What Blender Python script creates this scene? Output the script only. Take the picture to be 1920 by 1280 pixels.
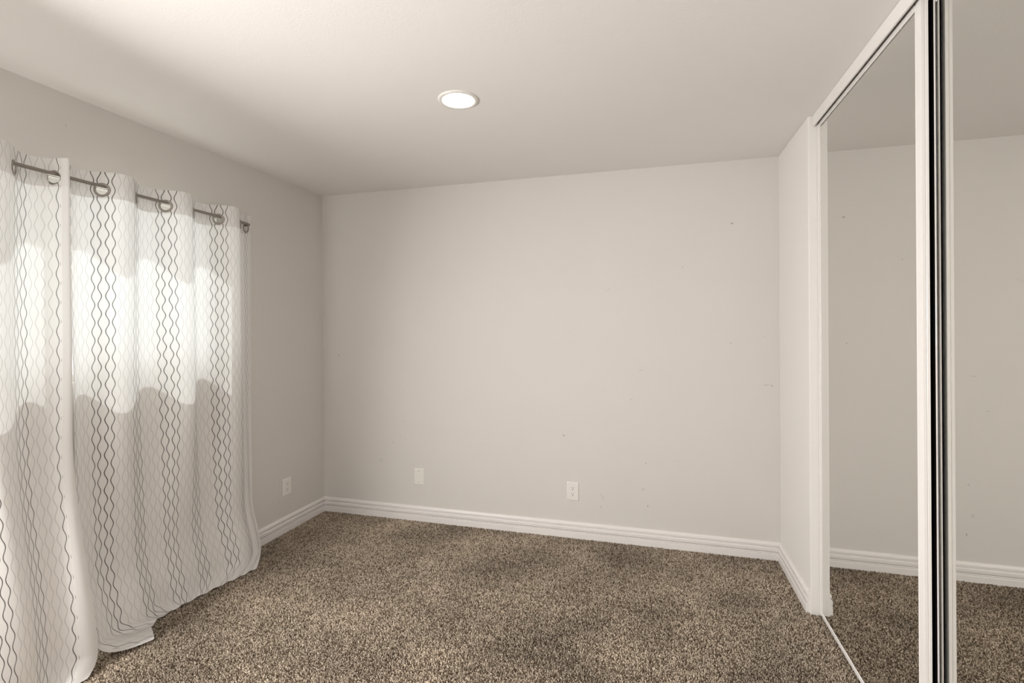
import bpy, bmesh, math, random
import numpy as np
from mathutils import Vector, Matrix

# ------------------------------------------------------------------ clear
for o in list(bpy.data.objects): bpy.data.objects.remove(o)
S = bpy.context.scene
COL = S.collection
PI = math.pi

# ------------------------------------------------------------------ camera
F = 951.0; PX = -10.5; PY = -26.9
YAW, PITCH, ROLL = .2791, .0036, -.0035
cam = bpy.data.cameras.new('camera'); camo = bpy.data.objects.new('camera', cam); COL.objects.link(camo)
fw = Vector((-math.sin(YAW)*math.cos(PITCH), math.cos(YAW)*math.cos(PITCH), math.sin(PITCH)))
ri = Vector((math.cos(YAW), math.sin(YAW), 0)); up = ri.cross(fw)
r2 = math.cos(ROLL)*ri + math.sin(ROLL)*up; u2 = r2.cross(fw)
M = Matrix(((r2.x, u2.x, -fw.x, 2.4595), (r2.y, u2.y, -fw.y, -3.4036), (r2.z, u2.z, -fw.z, 1.4013), (0, 0, 0, 1)))
camo.matrix_world = M
cam.sensor_width = 36; cam.sensor_fit = 'HORIZONTAL'; cam.lens = F*36/1920
cam.shift_x = -PX/1920; cam.shift_y = PY/1920
cam.clip_start = .02
S.camera = camo

# ------------------------------------------------------------------ exposure, world, sun, fill lamps
S.view_settings.view_transform = 'Standard'; S.view_settings.look = 'None'
S.view_settings.gamma = 1; S.view_settings.use_curve_mapping = False
S.view_settings.exposure = 0.0
w = bpy.data.worlds.new('world'); S.world = w; w.use_nodes = True
wt = w.node_tree; bg = wt.nodes['Background']; bg.inputs[0].default_value = (1, .99, .975, 1)
# soft sky above the horizon, brighter sunlit paving below it
tc = wt.nodes.new('ShaderNodeTexCoord'); sx = wt.nodes.new('ShaderNodeSeparateXYZ'); mr = wt.nodes.new('ShaderNodeMapRange')
wt.links.new(tc.outputs['Generated'], sx.inputs[0]); wt.links.new(sx.outputs[2], mr.inputs[0]); wt.links.new(mr.outputs[0], bg.inputs[1])
mr.inputs['From Min'].default_value = -.05; mr.inputs['From Max'].default_value = .05; mr.inputs['To Min'].default_value = 3.3; mr.inputs['To Max'].default_value = 1.25

def lamp(name, kind, loc, direction, energy, color, **kw):
    l = bpy.data.lights.new(name, kind); l.energy = energy; l.color = color
    for k, v in kw.items(): setattr(l, k, v)
    o = bpy.data.objects.new(name, l); COL.objects.link(o); o.location = loc
    o.rotation_euler = Vector(direction).to_track_quat('-Z', 'Y').to_euler()
    return o
REAR_Y = -4.52
SUN_EL = math.radians(52)
lamp('sun', 'SUN', (-3, -1.5, 5), (math.cos(SUN_EL), .03, -math.sin(SUN_EL)), 5.2, (1, .99, .975), angle=.009)
# added fill lamp before a made-up second window in the left wall, beyond the frame
lamp('side_fill', 'AREA', (.045, -2.92, 1.40), (1, .14, -.34), 74, (1, .985, .97), shape='RECTANGLE', size=.60, size_y=.38, spread=2.75)
# added fill lamp at a made-up door opening behind the viewpoint
lamp('rear_fill', 'AREA', (.52, REAR_Y, .75), (.15, 1, .65), 15, (1, .985, .97), shape='RECTANGLE', size=.8, size_y=1.2)

# ------------------------------------------------------------------ node helpers
def mat(name):
    m = bpy.data.materials.new(name); m.use_nodes = True
    nt = m.node_tree; b = nt.nodes['Principled BSDF']
    return m, nt, b
class N:
    def __init__(s, nt): s.nt = nt
    def node(s, t, **kw):
        n = s.nt.nodes.new(t)
        for k, v in kw.items(): setattr(n, k, v)
        return n
    def link(s, a, b): s.nt.links.new(a, b)
    def math(s, op, a, b=None, c=None, clamp=False):
        n = s.node('ShaderNodeMath', operation=op); n.use_clamp = clamp
        for i, v in enumerate((a, b, c)):
            if v is None: continue
            if isinstance(v, (int, float)): n.inputs[i].default_value = v
            else: s.link(v, n.inputs[i])
        return n.outputs[0]
    def mix(s, f, a, b):
        n = s.node('ShaderNodeMix', data_type='RGBA')
        for sock, v in ((n.inputs[0], f), (n.inputs[6], a), (n.inputs[7], b)):
            if hasattr(v, 'default_value') or hasattr(v, 'is_output'): s.link(v, sock)
            else: sock.default_value = v if isinstance(v, (int, float)) else (*v, 1)
        return n.outputs[2]
    def noise(s, vec, scale, detail=2, rough=.5):
        n = s.node('ShaderNodeTexNoise'); n.inputs['Scale'].default_value = scale
        n.inputs['Detail'].default_value = detail; n.inputs['Roughness'].default_value = rough
        s.link(vec, n.inputs['Vector']); return n.outputs[0]

def wall_paint(name, col, marks=(), axes=(0, 2), peel=.12):
    m, nt, b = mat(name); n = N(nt)
    co = n.node('ShaderNodeTexCoord').outputs['Object']
    c = n.mix(n.math('MULTIPLY', n.noise(co, 1.7, 3), .5), tuple(x*.97 for x in col), tuple(min(1, x*1.03) for x in col))
    if marks:
        sep = n.node('ShaderNodeSeparateXYZ'); n.link(co, sep.inputs[0])
        wob = n.math('MULTIPLY', n.math('SUBTRACT', n.noise(co, 90, 2), .5), 1.6)
        tot = None
        for (x, z, rx, rz, st, rot) in marks:
            dx = n.math('SUBTRACT', sep.outputs[axes[0]], x); dz = n.math('SUBTRACT', sep.outputs[axes[1]], z)
            rx *= .8; rz *= .8; ca, sa = math.cos(rot), math.sin(rot)
            a = n.math('MULTIPLY_ADD', dx, ca/rx, n.math('MULTIPLY', dz, sa/rx))
            bb = n.math('MULTIPLY_ADD', dx, -sa/rz, n.math('MULTIPLY', dz, ca/rz))
            d = n.math('SQRT', n.math('MULTIPLY_ADD', a, a, n.math('MULTIPLY', bb, bb)))
            k = n.math('MULTIPLY', n.math('SUBTRACT', 1.15, n.math('ADD', d, wob), clamp=True), st*.75)
            tot = k if tot is None else n.math('MAXIMUM', tot, k)
        c = n.mix(tot, c, (.16, .13, .10))
    n.link(c, b.inputs['Base Color'])
    b.inputs['Roughness'].default_value = .62; b.inputs['Specular IOR Level'].default_value = .25
    bp = n.node('ShaderNodeBump'); bp.inputs['Strength'].default_value = peel; bp.inputs['Distance'].default_value = .002
    n.link(n.noise(co, 140, 3), bp.inputs['Height']); n.link(bp.outputs[0], b.inputs['Normal'])
    return m

def plain(name, col, rough=.45, metal=0., spec=.4, speck=0.):
    m, nt, b = mat(name); n = N(nt)
    co = n.node('ShaderNodeTexCoord').outputs['Object']
    c = n.mix(n.noise(co, 18, 3), tuple(x*(1-.02-speck) for x in col), tuple(min(1, x*1.02) for x in col))
    n.link(c, b.inputs['Base Color']); b.inputs['Roughness'].default_value = rough
    b.inputs['Metallic'].default_value = metal; b.inputs['Specular IOR Level'].default_value = spec
    return m

WALLC = (.70, .668, .632)
# small dents, nail holes and scuffs, where they are on each wall: x, z, radii, strength, turn
back_marks = [
 (.14, 1.205, .006, .012, .9, -.7), (.50, .42, .03, .018, .14, .6), (.53, .47, .012, .01, .16, .3), (.60, .56, .005, .007, .8, 0), (.66, .61, .007, .004, .7, .4),
 (.685, .72, .004, .008, .6, 0), (.685, .95, .003, .005, .6, 0), (1.885, .68, .007, .014, .7, .6), (2.14, .29, .006, .034, .35, .35), (2.13, .22, .008, .012, .3, 0),
 (2.42, .53, .009, .006, .55, 0), (2.43, .255, .004, .013, .85, 0), (2.40, .36, .012, .016, .3, 0), (2.62, .56, .006, .006, .5, 0), (2.39, 1.13, .018, .006, .35, .2),
 (3.13, 1.055, .03, .006, .35, .1), (3.16, 1.05, .009, .007, .8, 0), (3.12, 1.35, .004, .006, .6, 0), (2.93, 1.31, .005, .007, .8, 0), (2.94, 2.05, .012, .008, .85, .2),
 (2.65, 1.79, .005, .005, .7, 0), (1.95, 1.36, .004, .005, .5, 0), (2.19, 1.66, .04, .008, .12, .5), (2.15, 1.0, .006, .004, .4, 0), (2.33, .94, .012, .004, .5, 0)]
left_marks = [(-1.8, 2.3, .006, .006, .5, 0), (-.76, 1.385, .008, .006, .5, 0), (-.49, .22, .006, .008, .5, 0), (-.35, 2.2, .005, .005, .5, 0)]
m_wall_b = wall_paint('back_wall_paint', WALLC, back_marks)
m_wall_l = wall_paint('left_wall_paint', WALLC, left_marks, axes=(1, 2))
m_wall = wall_paint('wall_paint', WALLC)
m_stub = wall_paint('closet_side_paint', (.81, .78, .745), peel=.2)
m_ceil = wall_paint('ceiling_paint', (.86, .825, .79), peel=.2)
m_trim = plain('white_gloss_trim', (.81, .775, .75), .35)
m_plate = plain('white_plastic', (.82, .79, .74), .3)
m_dark = plain('black_slot', (.015, .013, .011), .7)
m_void = plain('closet_shade', (.03, .027, .024), .9)  # near-black colour stands in for the darkness of the unlit closet
m_alu = plain('white_lacquered_metal', (.83, .80, .77), .28, 0, .5)
m_channel_shade = plain('black_channel_shade', (.006, .005, .005), 1, 0, 0)  # black put in as the shade inside the door channel
m_rod = plain('brushed_nickel', (.30, .27, .24), .32, .9)
m_grom = plain('pewter_grommet', (.36, .33, .30), .3, .85)
m_vinyl = plain('white_vinyl', (.8, .78, .75), .4)
mm, nt, b = mat('mirror_silvering'); b.inputs['Base Color'].default_value = (.74, .735, .71, 1); b.inputs['Metallic'].default_value = 1; b.inputs['Roughness'].default_value = .0
m_mirror = mm
# glass pane: thin sheet, straight transmission with a faint reflection
m_glass = bpy.data.materials.new('window_glass'); m_glass.use_nodes = True
nt = m_glass.node_tree; nt.nodes.clear(); n = N(nt)
tr = n.node('ShaderNodeBsdfTransparent'); gl = n.node('ShaderNodeBsdfGlossy'); gl.inputs['Roughness'].default_value = .02
tr.inputs[0].default_value = (.93, .95, .93, 1)
mx = n.node('ShaderNodeMixShader'); mx.inputs[0].default_value = .06
n.link(tr.outputs[0], mx.inputs[1]); n.link(gl.outputs[0], mx.inputs[2]); out = n.node('ShaderNodeOutputMaterial'); n.link(mx.outputs[0], out.inputs[0])
# lens of the ceiling light
m_lens = bpy.data.materials.new('lit_lens'); m_lens.use_nodes = True
b = m_lens.node_tree.nodes['Principled BSDF']; b.inputs['Base Color'].default_value = (.9, .9, .9, 1)
b.inputs['Emission Color'].default_value = (1, .97, .93, 1); b.inputs['Emission Strength'].default_value = 14

# ------------------------------------------------------------------ mesh helpers
def new_obj(name, verts, faces, m, parent=None, smooth=False):
    me = bpy.data.meshes.new(name); me.from_pydata([tuple(v) for v in verts], [], faces); me.update()
    bm = bmesh.new(); bm.from_mesh(me); bmesh.ops.recalc_face_normals(bm, faces=bm.faces); bm.to_mesh(me); bm.free()
    if smooth: me.polygons.foreach_set('use_smooth', [True]*len(me.polygons))
    o = bpy.data.objects.new(name, me); COL.objects.link(o)
    if m: me.materials.append(m)
    if parent: o.parent = parent
    return o
class MB:
    def __init__(s): s.v = []; s.f = []
    def box(s, x0, x1, y0, y1, z0, z1):
        k = len(s.v)
        s.v += [(x, y, z) for x in (x0, x1) for y in (y0, y1) for z in (z0, z1)]
        s.f += [tuple(k+i for i in q) for q in ((0, 1, 3, 2), (4, 6, 7, 5), (0, 4, 5, 1), (2, 3, 7, 6), (0, 2, 6, 4), (1, 5, 7, 3))]
        return s
    def sweep(s, prof, pts, closed=True, cap=True):
        """prof: list of 2D points; pts: list of (origin, axisA, axisB)"""
        k = len(s.v); n = len(prof)
        for (o, a, b) in pts:
            for (p, q) in prof: s.v.append(tuple(Vector(o)+Vector(a)*p+Vector(b)*q))
        for i in range(len(pts)-1):
            for j in range(n if closed else n-1):
                j2 = (j+1) % n
                s.f.append((k+i*n+j, k+i*n+j2, k+(i+1)*n+j2, k+(i+1)*n+j))
        if cap and closed:
            s.f.append(tuple(k+j for j in range(n))); s.f.append(tuple(k+(len(pts)-1)*n+j for j in range(n)))
        return s
    def tube(s, pts, r, seg=14, cap=True):
        fr = []
        for i, p in enumerate(pts):
            a = Vector(pts[max(0, i-1)]); c = Vector(pts[min(len(pts)-1, i+1)])
            t = (c-a).normalized(); q = Vector((0, 0, 1)) if abs(t.z) < .9 else Vector((1, 0, 0))
            A = t.cross(q).normalized(); fr.append((p, A, t.cross(A)))
        return s.sweep([(r*math.cos(2*PI*i/seg), r*math.sin(2*PI*i/seg)) for i in range(seg)], fr, cap=cap)
    def lathe(s, prof, origin, axis='z', seg=48):
        """prof: (radius, height) list; axis z"""
        k = len(s.v); n = len(prof)
        for i in range(seg):
            a = 2*PI*i/seg
            for (r, h) in prof: s.v.append((origin[0]+r*math.cos(a), origin[1]+r*math.sin(a), origin[2]+h))
        for i in range(seg):
            for j in range(n-1):
                i2 = (i+1) % seg
                s.f.append((k+i*n+j, k+i2*n+j, k+i2*n+j+1, k+i*n+j+1))
        return s
    def build(s, name, m, parent=None, smooth=False, bevel=0, seg=2):
        o = new_obj(name, s.v, s.f, m, parent, smooth)
        if bevel:
            b = o.modifiers.new('bevel', 'BEVEL'); b.width = bevel; b.segments = seg; b.limit_method = 'ANGLE'
        return o
def struct(o): o['kind'] = 'structure'; return o
def tag(o, label, cat, group=None):
    o['label'] = label; o['category'] = cat
    if group: o['group'] = group
    return o
def empty(name, loc):
    o = bpy.data.objects.new(name, None); COL.objects.link(o); o.location = loc; o.empty_display_size = .05
    return o
def part(o, root):
    """parent a world-space mesh under an empty without moving it"""
    o.parent = root; o.matrix_parent_inverse = Matrix.Translation(-root.location); return o

# ------------------------------------------------------------------ room shell
H = 2.44; W = 3.2003; REAR = -4.5; JY = -.606; NEAR = -2.66; T = .12
WY0, WY1, WZ0, WZ1 = -2.20, -1.0, 1.17, 2.06       # curtained window opening in the left wall
VY0, VY1 = -3.26, -2.58                             # added second window, unseen, made for the side fill lamp
struct(MB().box(-T, 4.2, REAR-T, T, -.15, -.012).build('floor', plain('subfloor', (.25, .2, .16), .9)))
struct(MB().box(-T, 4.2, REAR-T, T, H, H+.12).build('ceiling', m_ceil))
struct(MB().box(-T, 4.2, 0, T, -.012, H).build('wall_back', m_wall_b))
struct(MB().box(-T, .1, REAR-T, REAR, -.012, H).box(.95, 4.2, REAR-T, REAR, -.012, H).box(.1, .95, REAR-T, REAR, 2.24, H).build('wall_rear', m_wall))  # door opening added for the rear fill lamp
def lean(o):
    for v in o.data.vertices: v.co.x += .008 - .016*v.co.z/H
    return o
mb = MB()
ys = [REAR, VY0, VY1, WY0, WY1, 0]
for i in range(5):
    a, c = ys[i], ys[i+1]
    if i in (1, 3): mb.box(-T, 0, a, c, -.012, WZ0); mb.box(-T, 0, a, c, WZ1, H)
    else: mb.box(-T, 0, a, c, -.012, H)
struct(lean(mb.build('wall_left', m_wall_l)))
# right side: short wall beside the closet, and the wall on the near side of the closet opening
struct(MB().box(W, W+.13, JY, 0, -.012, H).box(W, W+.13, REAR, NEAR, -.012, H).build('wall_right', m_stub, bevel=.004, seg=3))
struct(MB().box(4.0, 4.1, REAR, 0, -.012, H).box(W+.13, 4.0, JY+.02, JY+.1, -.012, H).box(W+.13, 4.0, NEAR-.1, NEAR-.02, -.012, H)
       .box(W+.13, 4.0, NEAR-.02, JY+.02, H-.02, H-.001).box(W+.13, 4.0, NEAR-.02, JY+.02, -.011, .0).build('wall_closet', m_void))

# eave over the windows: it shades the upper part of the curtains from the sun
struct(MB().box(-.66, -T-.002, REAR, .1, 2.66, 2.76).build('trim_2', m_trim))

# baseboards: stepped moulding
BP = [(0, -.01), (.0165, -.01), (.0165, .034), (.0145, .0375), (.0165, .0395), (.0165, .043), (.0140, .0445), (.0165, .0465), (.0160, .0490), (.0080, .0495), (.0080, .0525),
      (.0160, .0530), (.0165, .064), (.0160, .0715), (.0130, .0765), (.0040, .0775), (.0035, .0855), (.0125, .0862), (.0130, .0900), (.0110, .0975), (.0080, .1035), (.0040, .1065), (0, .1070)]
def baseboard(name, a, c, inward):
    a = Vector(a); c = Vector(c); d = Vector(inward)
    return struct(MB().sweep(BP, [(a, d, Vector((0, 0, 1))), (c, d, Vector((0, 0, 1)))]).build(name, m_trim))
baseboard('baseboard_back', (.002, 0, 0), (W, 0, 0), (0, -1, 0))
baseboard('baseboard_left', (.0075, REAR, 0), (.0075, 0, 0), (1, 0, 0))
o = baseboard('baseboard_right', (W, -.016, 0), (W, JY+.016, 0), (-1, 0, 0))
baseboard('baseboard_near', (W, NEAR, 0), (W, REAR, 0), (-1, 0, 0))

# ------------------------------------------------------------------ window in the left wall and an added second one
def window(name, y0, y1):
    xo = -.085; fz = .032
    root = struct(MB().box(xo, xo+.05, y0, y1, WZ0, WZ0+fz).box(xo, xo+.05, y0, y1, WZ1-fz, WZ1)
        .box(xo, xo+.05, y0, y0+fz, WZ0+fz, WZ1-fz).box(xo, xo+.05, y1-fz, y1, WZ0+fz, WZ1-fz).build(name, m_vinyl))
    mid = (y0+y1)/2 if name == 'fill_window' else -1.90
    MB().box(xo+.004, xo+.046, mid-.035, mid+.035, WZ0+fz, WZ1-fz).build('mullion', m_vinyl, root)
    for a, c in ((y0+fz, mid-.035), (mid+.035, y1-fz)):
        MB().box(xo+.022, xo+.026, a, c, WZ0+fz, WZ1-fz).build('pane', m_glass, root)
    if name == 'fill_window': MB().box(-.034, -.031, y0+.005, y1-.005, WZ0+.002, WZ1-.002).box(-.031, -.024, y0+.01, y1-.01, 1.595, 1.615).build('light_blocker', m_vinyl, root)  # unseen panel added to keep outside light out of the added window
    MB().box(-.035, .012, y0-.0, y1+.0, WZ0-.018, WZ0+.001).build('sill', m_trim, root)
    return root
window('window_1', WY0, WY1); window('fill_window', VY0, VY1)

# ------------------------------------------------------------------ closet: header, tracks, two mirrored sliding doors
struct(MB().box(W+.021, W+.027, NEAR+.003, JY-.003, 2.385, H-.001).box(W+.027, W+.115, NEAR+.003, JY-.003, H-.03, H-.001)
       .build('trim_1', m_alu))
DT, DB = 2.392, .012
def door(name, X, y0, y1, near_channel):
    """X: plane of the front face; y1 is the far edge, y0 the near edge"""
    g = .0025
    root = struct(MB().box(X+g, X+g+.004, y0+.02, y1-.030, DB+.012, DT-.012).build(name, m_mirror))
    A, B = Vector((0, 1, 0)), Vector((1, 0, 0))
    if near_channel:
        # far stile: two slim beads with a dark line between them
        st = [(0, 0), (.018, 0), (.0190, .001), (.0195, .010), (.0240, .010), (.0245, .0015), (.0325, .0015), (.034, .004), (.036, .014), (0, .014)]
        MB().sweep([(-p, q) for p, q in st], [((X, y1, DB), A, B), ((X, y1, DT), A, B)]).build('stile', m_alu, root)
        # near stile: ridged face, stepped edge, then an open channel lined black as its painted shade, and a slim back flange
        pr = [(0, .006), (.003, .0025), (.007, .0015), (.011, .003), (.014, .0005), (.018, 0), (.042, 0), (.045, .0005), (.045, .0085), (.0435, .010), (.045, .0115), (.045, .0185), (.0445, .0190),
              (.018, .0190), (.018, .0325), (.0445, .0325), (.045, .033), (.045, .0345), (.043, .0352), (.045, .0359), (.045, .0364), (.0, .0364), (.0, .02)]
        MB().sweep([(-p, q) for p, q in pr], [((X, y0+.045, DB), A, B), ((X, y0+.045, DT), A, B)]).build('stile', m_alu, root)
        MB().box(X+.0290, X+.0323, y0+.001, y0+.0262, DB+.002, DT-.002).box(X+.0192, X+.0290, y0+.021, y0+.0262, DB+.002, DT-.002).build('channel_shade', m_channel_shade, root)
        ya, yb, rd = y0+.04, y1-.034, .0
    else:
        MB().box(X-.0, X+.02, y1-.03, y1, DB, DT).build('stile', m_alu, root)
        MB().box(X-.0, X+.02, y0, y0+.045, DB, DT).build('stile', m_alu, root)
        ya, yb, rd = y0+.04, y1-.03, .0
    MB().sweep([(0, 0), (.016, 0), (.016, .014), (g, .019), (.0, .016)],
               [((X, ya, DB), B, Vector((0, 0, 1))), ((X, yb, DB), B, Vector((0, 0, 1)))]).build('rail', m_alu, root)
    MB().sweep([(0, 0), (.016, 0), (.016, -.012), (g, -.0185), (g*.6, -.0185), (g*.9, -.0165), (g*.25, -.0155), (0, -.0150)],
               [((X, ya, DT), B, Vector((0, 0, 1))), ((X, yb, DT), B, Vector((0, 0, 1)))]).build('rail', m_alu, root)
    return root
door('door_1', 3.240, -1.599, -.608, True)
door('door_2', 3.2772, -2.64, -1.553, False)

# ------------------------------------------------------------------ recessed ceiling light
LX, LY = 1.622, -1.259
root = empty('recessed_light', (LX, LY, H))
tag(root, 'round white recessed light glowing in the ceiling', 'ceiling light')
part(MB().lathe([(.071, -.001), (.073, -.0055), (.077, -.0075), (.087, -.006), (.0915, -.0025), (.092, 0)], (LX, LY, H), seg=72).build('trim_ring', m_plate, None, True), root)
o = MB(); o.lathe([(.0, -.0035), (.04, -.0035), (.072, -.0025), (.0722, -.0005), (0, -.0005)], (LX, LY, H), seg=72)
o = o.build('lens', m_lens, None, True); part(o, root); o['label'] = 'glowing white lens'

# ------------------------------------------------------------------ wall plates
def frame(loc, nrm):
    nrm = Vector(nrm); side = Vector((0, 0, 1)).cross(nrm)
    return Matrix(((side.x, 0, nrm.x, loc[0]), (side.y, 0, nrm.y, loc[1]), (side.z, 1, nrm.z, loc[2]), (0, 0, 0, 1)))
def plate_mesh(w, h, t=.0055):
    a, b_ = w/2, h/2; i = .004
    v = [(-a, -b_, 0), (a, -b_, 0), (a, b_, 0), (-a, b_, 0), (-a, -b_, t*.35), (a, -b_, t*.35), (a, b_, t*.35), (-a, b_, t*.35),
         (-a+i, -b_+i, t), (a-i, -b_+i, t), (a-i, b_-i, t), (-a+i, b_-i, t)]
    f = [(0, 3, 2, 1)] + [(k, (k+1) % 4, 4+(k+1) % 4, 4+k) for k in range(4)] + [(4+k, 4+(k+1) % 4, 8+(k+1) % 4, 8+k) for k in range(4)] + [(8, 9, 10, 11)]
    return v, f
def disc(cx, cy, r, z0, z1, seg=20, flat=None):
    v = []
    for z in (z0, z1):
        for i in range(seg):
            a = 2*PI*i/seg; x, y = r*math.cos(a), r*math.sin(a)
            if flat: y = max(-flat, min(flat, y))
            v.append((cx+x, cy+y, z))
    f = [tuple(range(seg))[::-1], tuple(range(seg, 2*seg))] + [(i, (i+1) % seg, seg+(i+1) % seg, seg+i) for i in range(seg)]
    return v, f
def outlet(loc, nrm, w, h, label):
    root = empty('wall_outlet', loc); root.matrix_world = frame(loc, nrm)
    tag(root, label, 'outlet', 'duplex wall outlets above the baseboard')
    new_obj('plate', *plate_mesh(w, h), m_plate, root)
    for s in (1, -1):
        cy = s*.0195
        r = new_obj('receptacle', *disc(0, cy, .0172, .002, .0068, 28, .0142), m_plate, root)
        mb = MB()
        mb.box(-.0078, -.0054, cy+.0005, cy+.0085, .0055, .0070); mb.box(.0050, .0072, cy+.0015, cy+.0080, .0055, .0070)
        k = len(mb.v); v, f = disc(0, cy-.0072, .0030, .0055, .0070, 12)
        mb.v += v; mb.f += [tuple(k+i for i in q) for q in f]
        mb.build('slot', m_dark, r)['label'] = 'dark blade and ground slots'
    new_obj('screw', *disc(0, 0, .003, .0045, .0066, 14), m_plate, root)
    return root
outlet((1.945, 0, .310), (0, -1, 0), .081, .122, 'white duplex outlet on the back wall right of the blank plate')
outlet((.0065, -.4215, .309), (1, 0, 0), .083, .116, 'white duplex outlet on the left wall beside the curtain')
root = empty('blank_plate', (.815, 0, .3215)); root.matrix_world = frame((.815, 0, .3215), (0, -1, 0))
tag(root, 'blank white cover plate on the back wall above the baseboard', 'wall plate')
new_obj('plate', *plate_mesh(.080, .120), m_plate, root)
for s in (1, -1): new_obj('screw', *disc(0, s*.041, .0032, .0045, .0062, 14), m_grom, root)

# ------------------------------------------------------------------ curtains
RODX, RODZ = .092, 2.047
def cloth_material():
    m = bpy.data.materials.new('printed_curtain_cloth'); m.use_nodes = True
    nt = m.node_tree; nt.nodes.clear(); n = N(nt)
    uv = n.node('ShaderNodeUVMap', uv_map='chain'); ed = n.node('ShaderNodeUVMap', uv_map='hem')
    s = n.node('ShaderNodeSeparateXYZ'); n.link(uv.outputs[0], s.inputs[0])
    e = n.node('ShaderNodeSeparateXYZ'); n.link(ed.outputs[0], e.inputs[0])
    u, v = s.outputs[0], s.outputs[1]                    # u: chain number, v: metres below the top edge
    fr = n.math('ABSOLUTE', n.math('SUBTRACT', n.math('FRACT', u), .5))
    # bead outline: round bellies with narrow waists
    c = n.math('COSINE', n.math('MULTIPLY', v, 2*PI/.0795))
    h = n.math('MULTIPLY_ADD', c, .125, .245)
    d = n.math('ABSOLUTE', n.math('SUBTRACT', fr, h))
    k4 = n.math('FRACT', n.math('MULTIPLY', n.math('ADD', n.math('FLOOR', u), 1.0), .25))
    isdark = n.math('LESS_THAN', k4, .4)
    wd = n.math('MULTIPLY_ADD', isdark, .008, .029)
    line = n.math('SUBTRACT', 1, n.math('DIVIDE', n.math('SUBTRACT', d, n.math('MULTIPLY', wd, .6)), n.math('MULTIPLY', wd, .8)), clamp=True)
    # pattern stops at the side hems
    inside = n.math('GREATER_THAN', n.math('MINIMUM', e.outputs[0], e.outputs[1]), .034)
    line = n.math('MULTIPLY', line, inside)
    ink = n.math('MULTIPLY', line, n.math('MULTIPLY_ADD', isdark, .62, .34))
    # doubled cloth in the heading and hems lets less light through
    band = n.math('LESS_THAN', v, .118); hem = n.math('LESS_THAN', n.math('MINIMUM', e.outputs[0], e.outputs[1]), .03)
    dbl = n.math('MAXIMUM', band, n.math('MULTIPLY', hem, .7))
    co = n.node('ShaderNodeTexCoord').outputs['Object']
    weave = n.math('MULTIPLY_ADD', n.noise(co, 350, 2), .06, .97)
    base = n.mix(ink, (.965, .94, .915), (.035, .030, .024))
    basw = n.node('ShaderNodeVectorMath', operation='SCALE'); n.link(base, basw.inputs[0]); n.link(weave, basw.inputs[3])
    tcol = n.mix(n.math('MULTIPLY', ink, .92), (.89, .915, .955), (.20, .20, .20))
    tc2 = n.mix(n.math('MULTIPLY', dbl, .62), tcol, (.07, .06, .05))
    df = n.node('ShaderNodeBsdfDiffuse'); tl = n.node('ShaderNodeBsdfTranslucent')
    n.link(basw.outputs[0], df.inputs[0]); n.link(tc2, tl.inputs[0])
    ms = n.node('ShaderNodeMixShader'); ms.inputs[0].default_value = .27
    bp = n.node('ShaderNodeBump'); bp.inputs['Strength'].default_value = .25; bp.inputs['Distance'].default_value = .002
    n.link(n.noise(co, 22, 4, .6), bp.inputs['Height']); n.link(bp.outputs[0], df.inputs['Normal'])
    n.link(df.outputs[0], ms.inputs[1]); n.link(tl.outputs[0], ms.inputs[2])
    out = n.node('ShaderNodeOutputMaterial'); n.link(ms.outputs[0], out.inputs[0])
    return m
m_cloth = cloth_material()

def lerp_tab(tab, x):
    return float(np.interp(x, [t[0] for t in tab], [t[1] for t in tab]))
def smooth(a, b, x):
    t = max(0, min(1, (x-a)/(b-a))); return t*t*(3-2*t)

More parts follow.
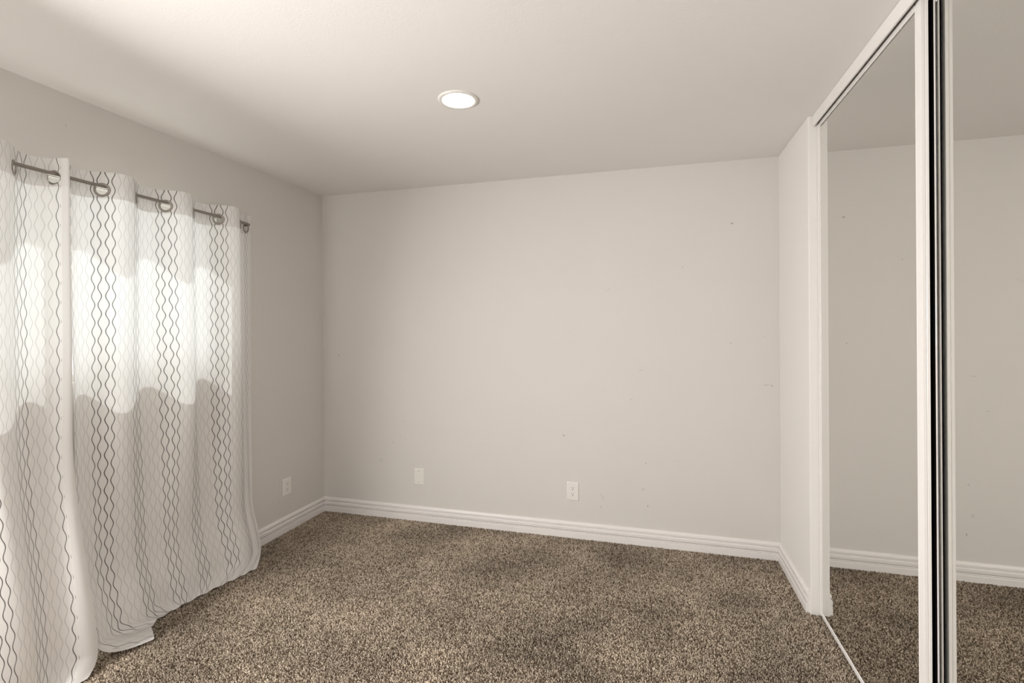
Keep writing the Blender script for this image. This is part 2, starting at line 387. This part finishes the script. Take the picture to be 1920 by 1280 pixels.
def curtain(name, label, shift, p0, p1, ytop, ybot, amp, toe, toey, toez, xkick, grommets, seed, topz, endp=None, step=.0052):
    """p runs across the cloth: a grommet sits at every whole number, and between them the cloth bows in front
    of the rod (even to odd) or behind it (odd to even).  t runs from 0 at the heading to 1 at the hem."""
    rnd = random.Random(seed)
    root = empty(name, (RODX, ytop(p0+.5), 0)); tag(root, label, 'curtain')
    nu = int((p1-p0)*.19/step); ps = [p0+(p1-p0)*i/nu for i in range(nu+1)]
    zs = []
    z = 0
    while z < .14: zs.append(z); z += .0035
    while z < 1.75: zs.append(z); z += .016
    while z < 2.03: zs.append(z); z += .008
    nz = len(zs); NT = 22                                  # rows lying on or curling over the carpet
    ph = [rnd.uniform(0, 6) for _ in range(6)]
    P = np.zeros((nz+NT, nu+1, 3)); V = np.zeros((nz+NT, nu+1))
    for j, p in enumerate(ps):
        yt, yb = ytop(p), ybot(p)
        wave = math.sin(PI*p)
        # the crests lean and sharpen a little
        wave = math.copysign(abs(wave)**.85, wave)
        zt = topz(p)
        for i, d in enumerate(zs):
            zz = zt-d
            f = smooth(0, 1, d/2.05)
            g = d/2.05
            x = RODX + amp(p, zz)*wave
            if endp is not None and p > endp: x = x0e = RODX - amp(p, zz) + (p-endp)*-.022
            y = yt*(1-g**1.3)+yb*g**1.3
            x += .006*math.sin(2.3*p+3.1*g+ph[0])*smooth(.1, .7, g)+.004*math.sin(5.1*p-6*g+ph[1])*smooth(.2, .8, g)
            y += .008*math.sin(1.7*p+4*g+ph[2])*smooth(.1, .6, g)
            x += xkick(p, zz)
            P[i, j] = (max(x, .022), y, zz); V[i, j] = d
        # toe: curves from the last hanging point to lie on the carpet
        a = P[nz-1, j].copy(); e = np.array([toe(p), toey(p), toez(p)])
        dn = P[nz-1, j]-P[nz-3, j]; dn = dn/np.linalg.norm(dn)
        dist = np.linalg.norm(e-a)
        c = a+dn*min(dist*.55, a[2]-.012)
        for i in range(1, NT+1):
            t = i/NT
            q = (1-t)**2*a+2*t*(1-t)*c+t*t*e
            q[2] += .012*math.sin(3.3*p+ph[3])**2*math.sin(PI*t)
            q[2] = max(q[2], .006)
            P[nz-1+i, j] = q
            V[nz-1+i, j] = V[nz-2+i, j]+np.linalg.norm(q-P[nz-2+i, j])
    rows = nz+NT
    verts = P.reshape(-1, 3)-np.array(root.location)
    gp = [(g, .080) for g in grommets]
    faces = []; cid = []
    # cloth length across, measured along the top
    arc = np.concatenate([[0], np.cumsum(np.linalg.norm(np.diff(P[10], axis=0), axis=1))])
    for i in range(rows-1):
        for j in range(nu):
            vm = (V[i, j]+V[i+1, j])/2; am = (arc[j]+arc[j+1])/2
            if i < 60:
                hole = False
                for (g, gv) in gp:
                    ga = np.interp(g, ps, arc)
                    if (am-ga)**2+(vm-gv)**2 < .0245**2: hole = True
                if hole: continue
            n_ = nu+1
            faces.append((i*n_+j, i*n_+j+1, (i+1)*n_+j+1, (i+1)*n_+j)); cid.append((i, j))
    me = bpy.data.meshes.new('cloth'); me.from_pydata([tuple(v) for v in verts], [], faces); me.update()
    uv = me.uv_layers.new(name='chain'); hm = me.uv_layers.new(name='hem')
    n_ = nu+1; li = np.zeros(len(me.loops), dtype=np.int32); me.loops.foreach_get('vertex_index', li)
    ii, jj = li//n_, li % n_
    pa = np.array(ps)
    uvs = np.stack([4*pa[jj]+40+shift, V[ii, jj]], 1).astype(np.float32)
    hs = np.stack([arc[jj], arc[-1]-arc[jj]], 1).astype(np.float32)
    uv.data.foreach_set('uv', uvs.ravel()); hm.data.foreach_set('uv', hs.ravel())
    me.polygons.foreach_set('use_smooth', [True]*len(me.polygons))
    me.materials.append(m_cloth)
    o = bpy.data.objects.new('cloth', me); COL.objects.link(o); o.parent = root
    # grommets
    for (g, gv) in gp:
        j = min(range(nu+1), key=lambda k: abs(ps[k]-g)); i = min(range(60), key=lambda k: abs(zs[k]-gv) if k < nz else 9)
        c = P[i, j]; a = P[i, min(nu, j+3)]-P[i, max(0, j-3)]; a = Vector(a).normalized(); bz = Vector((0, 0, 1)); nn = a.cross(bz)
        mb = MB(); segs = 36; prof = [(-.0052, 0), (-.0036, .0026), (0, .0036), (.0040, .0022), (.0058, 0), (.0040, -.0022), (0, -.0036), (-.0036, -.0026)]
        pts = []
        for k in range(segs+1):
            t = 2*PI*k/segs; rd = a*math.cos(t)+bz*math.sin(t)
            pts.append((Vector(c)-root.location+rd*.0262, rd, nn))
        mb.sweep(prof, pts, cap=False)
        r = mb.build('grommet', m_grom, root, True); r['label'] = 'metal grommet ring'
    return root

# right panel
tabA = [(-1.2, -1.878), (-1, -1.857), (-.5, -1.79), (0, -1.715), (1, -1.562), (2, -1.405), (3, -1.247), (4, -1.079), (5, -.925), (6, -.832), (6.4, -.785)]
def xkA(p, z):
    k = .055*smooth(.36, .03, z)
    k += .09*smooth(.34, .0, z)*smooth(.2, -1.2, p)
    k += .012*smooth(.40, .03, z)*smooth(2.2, 5.5, p)
    return k
curtain('curtain', 'white curtain with dark and pale bead lines, the panel nearest the back corner',
        0, -1.08, 6.4, lambda p: lerp_tab(tabA, p), lambda p: lerp_tab([(-1.2, -1.84), (0, -1.70), (1, -1.545), (2, -1.385), (4, -1.04), (5, -.90), (6, -.815), (6.4, -.79)], p),
        lambda p, z: .043*(1-.25*smooth(5, 6, p))*(1-.70*smooth(1.2, .15, z)),
        lambda p: lerp_tab([(-1.2, .315), (-.8, .27), (-.3, .20), (.4, .165), (2, .17), (3.5, .19), (5, .22), (6.4, .235)], p),
        lambda p: lerp_tab([(-1.2, -1.655), (-.6, -1.60), (0, -1.55), (2, -1.38), (4, -1.16), (6.4, -.955)], p),
        lambda p: .008+.006*math.sin(4*p)**2,
        xkA, [-1, 0, 1, 2, 3, 4, 5, 6], 3,
        lambda p: 2.112+.004*math.sin(PI*p), 5.5)
# left panel
tabB = [(-8.2, -3.05), (-2, -2.19), (-1, -2.045), (0, -1.905), (.7, -1.872)]
def xkB(p, z):
    return .12*smooth(1.0, .05, z)+.025*smooth(1.7, .2, z)*smooth(-1.0, .5, p)
curtain('curtain', 'white curtain with bead lines, the panel cut by the left edge of the photo',
        3, -2.75, .62, lambda p: lerp_tab(tabB, p), lambda p: lerp_tab([(-8.2, -2.95), (-2, -2.18), (-1, -2.05), (.7, -1.835)], p),
        lambda p, z: .043*(1-.55*smooth(1.2, .15, z)),
        lambda p: lerp_tab([(-8.2, .245), (-1, .265), (.7, .282)], p),
        lambda p: lerp_tab([(-8.2, -2.95), (-2, -2.22), (-1, -2.1), (.7, -1.90)], p),
        lambda p: .008, xkB, [-2, -1, 0], 8,
        lambda p: 2.112+.004*math.sin(PI*p))

# rod with returns to the wall
root = empty('curtain_rod', (RODX, -2.0, RODZ)); tag(root, 'thin nickel curtain rod threaded through the grommets', 'curtain rod')
pts = [(.012, -.84, RODZ), (RODX-.03, -.84, RODZ), (RODX-.009, -.846, RODZ), (RODX, -.87, RODZ)] + [(RODX, -.87-.1*k, RODZ) for k in range(1, 14)] + [(RODX, -2.29, RODZ), (RODX-.009, -2.31, RODZ), (RODX-.03, -2.316, RODZ), (.012, -2.316, RODZ)]
part(MB().tube(pts, .0078, 16).build('rod', m_rod, None, True), root)
for y in (-.84, -2.316):
    part(MB().tube([(-.004, y, RODZ), (.014, y, RODZ)], .018, 20).build('wall_flange', m_rod), root)

# ------------------------------------------------------------------ carpet
def carpet_material():
    m, nt, b = mat('carpet_yarn'); n = N(nt)
    g = n.node('ShaderNodeNewGeometry'); co = g.outputs['Position']
    at = n.node('ShaderNodeAttribute', attribute_name='yarn')
    r = n.node('ShaderNodeValToRGB'); n.link(n.math('MULTIPLY_ADD', n.math('SUBTRACT', n.noise(co, 300, 2), .5), .5, at.outputs['Fac']), r.inputs[0])
    e = r.color_ramp.elements
    e[0].position = .0; e[0].color = (.145, .103, .070, 1); e[1].position = 1; e[1].color = (.63, .535, .43, 1)
    q = e.new(.28); q.color = (.22, .17, .125, 1); q = e.new(.45); q.color = (.46, .385, .30, 1)
    # trodden and vacuumed patches: light and shade on leaning nap put into the colour
    big = n.noise(co, 2.1, 4, .55)
    k = n.math('MULTIPLY_ADD', n.math('SUBTRACT', big, .5), 1.6, 1.0)
    sc = n.node('ShaderNodeVectorMath', operation='SCALE'); n.link(r.outputs[0], sc.inputs[0]); n.link(k, sc.inputs[3])
    n.link(sc.outputs[0], b.inputs['Base Color']); b.inputs['Roughness'].default_value = .95; b.inputs['Specular IOR Level'].default_value = .05
    return m
m_carp = carpet_material()
def tuft_tile(size, pitch, seed):
    """one square of cut pile: twisted leaning yarn ends, each with a yarn shade of its own"""
    rng = np.random.default_rng(seed)
    n_ = int(size/pitch); gx, gy = np.meshgrid(np.arange(n_), np.arange(n_)); N_ = n_*n_
    bx = ((gx+.5).ravel()*size/n_+rng.uniform(-.45, .45, N_)*pitch)-size/2
    by = ((gy+.5).ravel()*size/n_+rng.uniform(-.45, .45, N_)*pitch)-size/2
    seg = 5; rings = np.array([(-.0005, .75, 0), (.0055, 1.0, .35), (.0095, .85, .8), (.0120, .35, 1.0)])
    ang = rng.uniform(0, 2*PI, N_); ln = rng.uniform(.001, .0065, N_); hh = rng.uniform(.75, 1.15, N_); rr = rng.uniform(.0019, .0033, N_)
    lx, ly = np.cos(ang)*ln, np.sin(ang)*ln; tw = rng.uniform(0, 2*PI, N_)
    V = np.zeros((N_, len(rings)*seg, 3))
    for k, (z, r, l) in enumerate(rings):
        for q in range(seg):
            a = tw+2*PI*q/seg+k*.7; w_ = 1+.45*(q % 2)
            V[:, k*seg+q, 0] = bx+lx*l+rr*r*w_*np.cos(a); V[:, k*seg+q, 1] = by+ly*l+rr*r*w_*np.sin(a); V[:, k*seg+q, 2] = z*hh
    f = []
    for k in range(len(rings)-1):
        for q in range(seg): f.append((k*seg+q, k*seg+(q+1) % seg, (k+1)*seg+(q+1) % seg, (k+1)*seg+q))
    f = np.array(f); nv = len(rings)*seg
    F_ = (f[None]+(np.arange(N_)*nv)[:, None, None]).reshape(-1, 4)
    me = bpy.data.meshes.new('tuft_tile'); me.vertices.add(N_*nv); me.vertices.foreach_set('co', V.ravel())
    me.loops.add(F_.size); me.loops.foreach_set('vertex_index', F_.ravel().astype(np.int32))
    me.polygons.add(len(F_)); me.polygons.foreach_set('loop_start', (np.arange(len(F_))*4).astype(np.int32))
    me.update(calc_edges=True); me.validate()
    at = me.attributes.new('yarn', 'FLOAT', 'POINT'); at.data.foreach_set('value', np.repeat(rng.uniform(0, 1, N_), nv).astype(np.float32))
    me.polygons.foreach_set('use_smooth', [True]*len(me.polygons))
    me.materials.append(m_carp)
    return me
TS = .5
x0, x1, y0, y1 = .0, 3.25, REAR, 0
tm = tuft_tile(TS, .0054, 5)
slab = MB().box(.009, 3.30, REAR+.001, -.001, -.0115, -.009).build('carpet', m_carp)
tag(slab, 'brown and beige flecked cut pile carpet covering the floor', 'carpet'); slab['kind'] = 'stuff'
# points where the squares of pile go, each turned by a quarter
pts = []; rnd = random.Random(4)
ny = int(math.ceil((y1-y0)/TS)); nx = 7
pm = bpy.data.meshes.new('pile_grid')
P_ = [(TS*(i+.5)-.02, -TS*(j+.5)+.0, -.0095) for i in range(nx) for j in range(ny)]
ng = bpy.data.node_groups.new('pile', 'GeometryNodeTree')
ng.interface.new_socket('Geometry', in_out='INPUT', socket_type='NodeSocketGeometry'); ng.interface.new_socket('Geometry', in_out='OUTPUT', socket_type='NodeSocketGeometry')
gi = ng.nodes.new('NodeGroupInput'); go = ng.nodes.new('NodeGroupOutput')
tile = bpy.data.objects.new('pile_tile', tm)
jn = ng.nodes.new('GeometryNodeJoinGeometry'); L = ng.links.new
oi = ng.nodes.new('GeometryNodeObjectInfo'); oi.inputs['Object'].default_value = tile; oi.inputs['As Instance'].default_value = True
L(gi.outputs[0], jn.inputs[0])
gr = ng.nodes.new('GeometryNodeMeshGrid'); gr.inputs['Size X'].default_value = TS*(nx-1); gr.inputs['Size Y'].default_value = TS*(ny-1)
gr.inputs['Vertices X'].default_value = nx; gr.inputs['Vertices Y'].default_value = ny
tf = ng.nodes.new('GeometryNodeTransform'); tf.inputs['Translation'].default_value = (TS*nx/2-.02, -TS*ny/2, -.0095)
L(gr.outputs['Mesh'], tf.inputs['Geometry'])
ip = ng.nodes.new('GeometryNodeInstanceOnPoints'); L(tf.outputs[0], ip.inputs['Points']); L(oi.outputs['Geometry'], ip.inputs['Instance'])
rv = ng.nodes.new('FunctionNodeRandomValue'); rv.data_type = 'INT'
mn = [i for i in rv.inputs if i.name == 'Min' and i.type == 'INT'][0]; mxx = [i for i in rv.inputs if i.name == 'Max' and i.type == 'INT'][0]
mn.default_value = 0; mxx.default_value = 3
ml = ng.nodes.new('ShaderNodeMath'); ml.operation = 'MULTIPLY'; ml.inputs[1].default_value = PI/2
L([o for o in rv.outputs if o.type == 'INT'][0], ml.inputs[0])
cx = ng.nodes.new('ShaderNodeCombineXYZ'); L(ml.outputs[0], cx.inputs[2])
L(cx.outputs[0], ip.inputs['Rotation']); L(ip.outputs[0], jn.inputs[0]); L(jn.outputs[0], go.inputs[0])
md = slab.modifiers.new('pile', 'NODES'); md.node_group = ng
